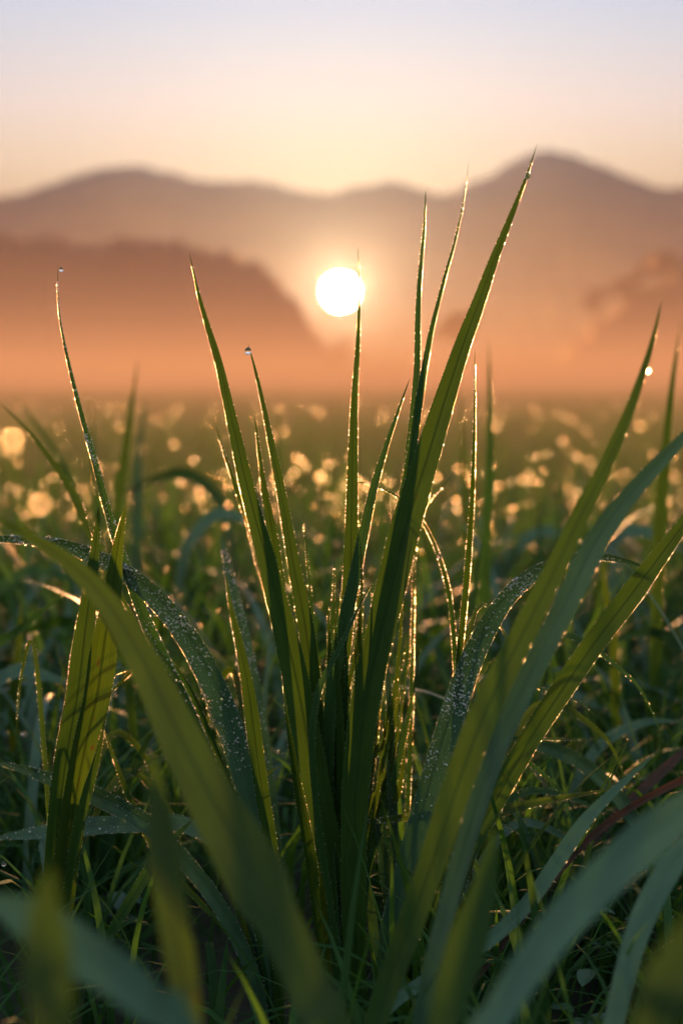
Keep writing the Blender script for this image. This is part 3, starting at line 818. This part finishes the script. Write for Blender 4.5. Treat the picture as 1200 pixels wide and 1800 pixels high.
# ---- a few arching leaves that fill the middle ground (blurred, countable)
AL = ['arching leaf lowest at the left edge behind the crossing leaves', 'small arching leaf under the lowest one at the left edge', 'arching leaf behind the tops of the left upright pair',
      'far arching leaf left of the broad leaning blade', 'arching leaf below the foot of the wide blurred blade', 'arching leaf by the right edge under the slanting blade',
      'arching leaf just right of the beaded arching leaf', 'arching leaf in the gap right of the central tuft', 'arching leaf behind the slanting blade at the lower right',
      'pale far arching leaf right of the thin beaded blade', 'pale arching leaf behind the top of the slanting blade', 'arching leaf seen between the blades of the central tuft',
      'arching leaf at the right edge leaning left', 'pale arching leaf behind the left dewy leaf tip', 'arching leaf near the left edge below the huge blurred blade',
      'arching leaf just behind the bowed blue green leaf']
ar_mats = (M_TEAL, M_TEAL, M_GREEN)
for k, (x, y, dirn, Y) in enumerate(((30,1185,1,1.1),(60,1240,1,1.2),(120,1100,-1,1.4),(330,840,-1,1.9),(960,1225,1,1.3),(1150,1190,1,1.4),(905,1160,-1,1.5),(700,1180,1,1.7),
                                     (1010,1400,-1,1.15),(950,940,1,2.0),(1100,940,1,1.6),(560,1060,-1,1.8),(1160,1120,-1,1.25),(380,910,1,1.5),(50,1010,1,1.5),(890,1345,1,1.2))):
    ln = random.uniform(110, 170); hgt = random.uniform(40, 90)
    pts = [(x + dirn * ln * .9, y + hgt * .55), (x + dirn * ln * .5, y + 6), (x, y - 6), (x - dirn * ln * .45, y + hgt * .7), (x - dirn * ln * .62, y + hgt * 2.1)]
    o = lone(pts, random.uniform(16, 28), Y, Y, ar_mats[k % 3], AL[k], roll=.75, s0=.4, dew=.6)
    o['group'] = 'blurred arching leaves behind the tufts'

# ------------------------------------------------------------------ small broad-leaved weeds in the undergrowth
def weed(x, y, Y, label, n=6, size=0.022):
    base = px(x, y, Y); base.z = 0
    root = empty('low_weed', base); tag(root, label, 'weed')
    H = px(x, y, Y).z
    V, F = [], []
    st = [(0, 0, -.003), (0.002, 0.001, H * .4), (-0.001, 0, H * .8), (0.001, 0, H)]
    for j, p in enumerate(st):
        for a in range(5):
            V.append((p[0] + .0009 * math.cos(a * 1.2566), p[1] + .0009 * math.sin(a * 1.2566), p[2]))
    for j in range(3):
        for a in range(5):
            F.append((j * 5 + a, j * 5 + (a + 1) % 5, (j + 1) * 5 + (a + 1) % 5, (j + 1) * 5 + a))
    s_ = bpy.data.objects.new('stem', np_mesh('stem', np.array(V), np.array(F))); s_.data.materials.append(M_GREEN); COL.objects.link(s_); s_.parent = root
    for k in range(n):
        az = k * 2.4 + random.uniform(-.4, .4); tilt = random.uniform(-.1, .5); z = H * random.uniform(.55, 1.0)
        Ls = size * random.uniform(.7, 1.2)
        V, F, UV = [], [], []
        for i in range(9):
            s = i / 8; wd = Ls * .42 * math.sin(math.pi * (s ** .8)) ** .9 + .0003
            for u in (-1, -.5, 0, .5, 1):
                X = Ls * (s + .15); Z = math.sin(tilt) * X - .5 * X * X / Ls * .5 + abs(u) * wd * .22
                px_, py_ = X * math.cos(tilt), u * wd * .5
                V.append((px_ * math.cos(az) - py_ * math.sin(az), px_ * math.sin(az) + py_ * math.cos(az), z + Z)); UV.append(((u + 1) / 2, s))
        for i in range(8):
            for u in range(4):
                a = i * 5 + u; F.append((a, a + 1, a + 6, a + 5))
        l_ = bpy.data.objects.new('leaf', np_mesh('leaf', np.array(V), np.array(F), np.array(UV))); l_.data.materials.append(M_TEAL); COL.objects.link(l_); l_.parent = root
for x, y, Y, lab in ((1000,1440,.98,'broad-leaved weed behind the bowed leaf at the right'), (1170,1350,1.0,'broad-leaved weed by the right edge under the tan blade'),
                     (1020,1735,.74,'small weed with pointed leaves low in the right corner'), (1090,1600,.84,'small green weed beside the curved blade at the lower right'),
                     (960,1120,1.2,'leafy weed in the shade right of the wide blurred blade'), (200,1560,.9,'small weed in the dark behind the left pair of blades'),
                     (720,1330,1.1,'leafy weed in the gap right of the central tuft')):
    weed(x, y, Y, lab)

# ------------------------------------------------------------------ far trees in the mist
def leaf_cloud(name, centres, n_per, size, mat, parent):
    V, F = [], []
    P = []
    for (c, r3, k) in centres:
        q = rng.normal(0, 1, (int(n_per * k), 3)); q /= np.linalg.norm(q, axis=1)[:, None]
        q *= (rng.uniform(.35, 1, len(q)) ** .45)[:, None]
        P.append(np.array(c) + q * np.array(r3))
    P = np.concatenate(P); n = len(P)
    a = rng.normal(0, 1, (n, 3)); a /= np.linalg.norm(a, axis=1)[:, None]
    b_ = np.cross(a, rng.normal(0, 1, (n, 3))); b_ /= np.linalg.norm(b_, axis=1)[:, None]
    s = rng.uniform(.6, 1.4, n)[:, None] * size
    V = np.stack([P - a * s, P + b_ * s * .5, P + a * s, P - b_ * s * .5], 1).reshape(-1, 3)
    F = np.arange(n * 4).reshape(-1, 4)
    me = np_mesh(name, V, F, smooth=False)
    o = bpy.data.objects.new(name, me); COL.objects.link(o); me.materials.append(mat); o.parent = parent
    return o
M_TREE = leaf_material('tree_leaf', (0.02, 0.035, 0.014), (0.045, 0.065, 0.028), (0.05, 0.055, 0.012), 0.3)
M_BARK = hill_material('bark', (0.05, 0.035, 0.025), (0.10, 0.075, 0.05), 3.0)
def limb(V, F, p0, p1, r0, r1, k=7):
    b0 = len(V); d = (p1 - p0).normalized(); u = d.orthogonal().normalized(); v = d.cross(u)
    for p, r_ in ((p0, r0), ((p0 + p1) / 2 + u * r0 * .4, (r0 + r1) / 2), (p1, r1)):
        for a in range(k):
            an = 2 * math.pi * a / k; V.append(tuple(p + u * math.cos(an) * r_ + v * math.sin(an) * r_))
    for j in range(2):
        for a in range(k):
            F.append((b0 + j * k + a, b0 + j * k + (a + 1) % k, b0 + (j + 1) * k + (a + 1) % k, b0 + (j + 1) * k + a))
def tree(x, Y, top_y, wpx, label, lobes, trunk_frac=.45, base_y=None):
    base = px(x, base_y or 670, Y)
    if not base_y: base.z = 0
    Ht = (670 - top_y) / FPX * Y + CAM_H - base.z; Wd = wpx / FPX * Y
    root = empty('tree', base); tag(root, label, 'tree', None)
    V, F = [], []
    limb(V, F, Vector((0, 0, -.2)), Vector((Ht * .02, 0, Ht * .6)), Ht * .028, Ht * .016)
    cs = []
    for (lx, lz, lr) in lobes:
        c = Vector((lx * Wd * .5, random.uniform(-.2, .2) * Wd, Ht * lz))
        limb(V, F, Vector((Ht * .015, 0, Ht * trunk_frac)), c, Ht * .012, Ht * .004)
        cs.append((tuple(c), (Wd * lr, Wd * lr, Ht * lr * .38), lr * 3))
    t_ = bpy.data.objects.new('trunk', np_mesh('trunk', np.array(V), np.array(F))); t_.data.materials.append(M_BARK); COL.objects.link(t_); t_.parent = root
    leaf_cloud('crown', cs, 1100, Wd * .035, M_TREE, root)
tree(797, 110, 551, 70, 'small misty tree with an uneven crown right of the sun', [(-.7,.72,.22),(-.1,.86,.3),(.5,.93,.24),(.75,.75,.2),(.1,.7,.22)])
tree(597, 120, 600, 46, 'small dim tree in the glare just below the sun', [(-.6,.5,.3),(0,.7,.34),(.3,.9,.26),(.1,.4,.34)], .2)
tree(428, 150, 655, 24, 'tiny round bush at the horizon left of the sun', [(-.3,.5,.36),(.3,.6,.36),(0,.8,.3)], .2)
tree(482, 155, 653, 22, 'tiny bush to the right of the round bush at the horizon', [(-.3,.55,.36),(.3,.5,.36),(0,.75,.3)], .2)
tree(1160, 930, 446, 90, 'tallest hazy tree on the hill by the right edge', [(-.6,.55,.26),(-.1,.8,.3),(.35,.9,.24),(.7,.6,.24),(.1,.5,.3)], .3, 512)
tree(1098, 925, 482, 76, 'lower hazy tree left of the tallest one on the right hill', [(-.7,.5,.24),(0,.75,.28),(.5,.85,.24),(.2,.5,.3)], .3, 548)
tree(1040, 920, 505, 46, 'small hazy tree at the left foot of the right hill', [(-.4,.6,.28),(.1,.85,.28),(.4,.6,.28)], .3, 584)
print('SCENE BUILT', sum(len(o.data.polygons) for o in bpy.data.objects if o.type == 'MESH'))
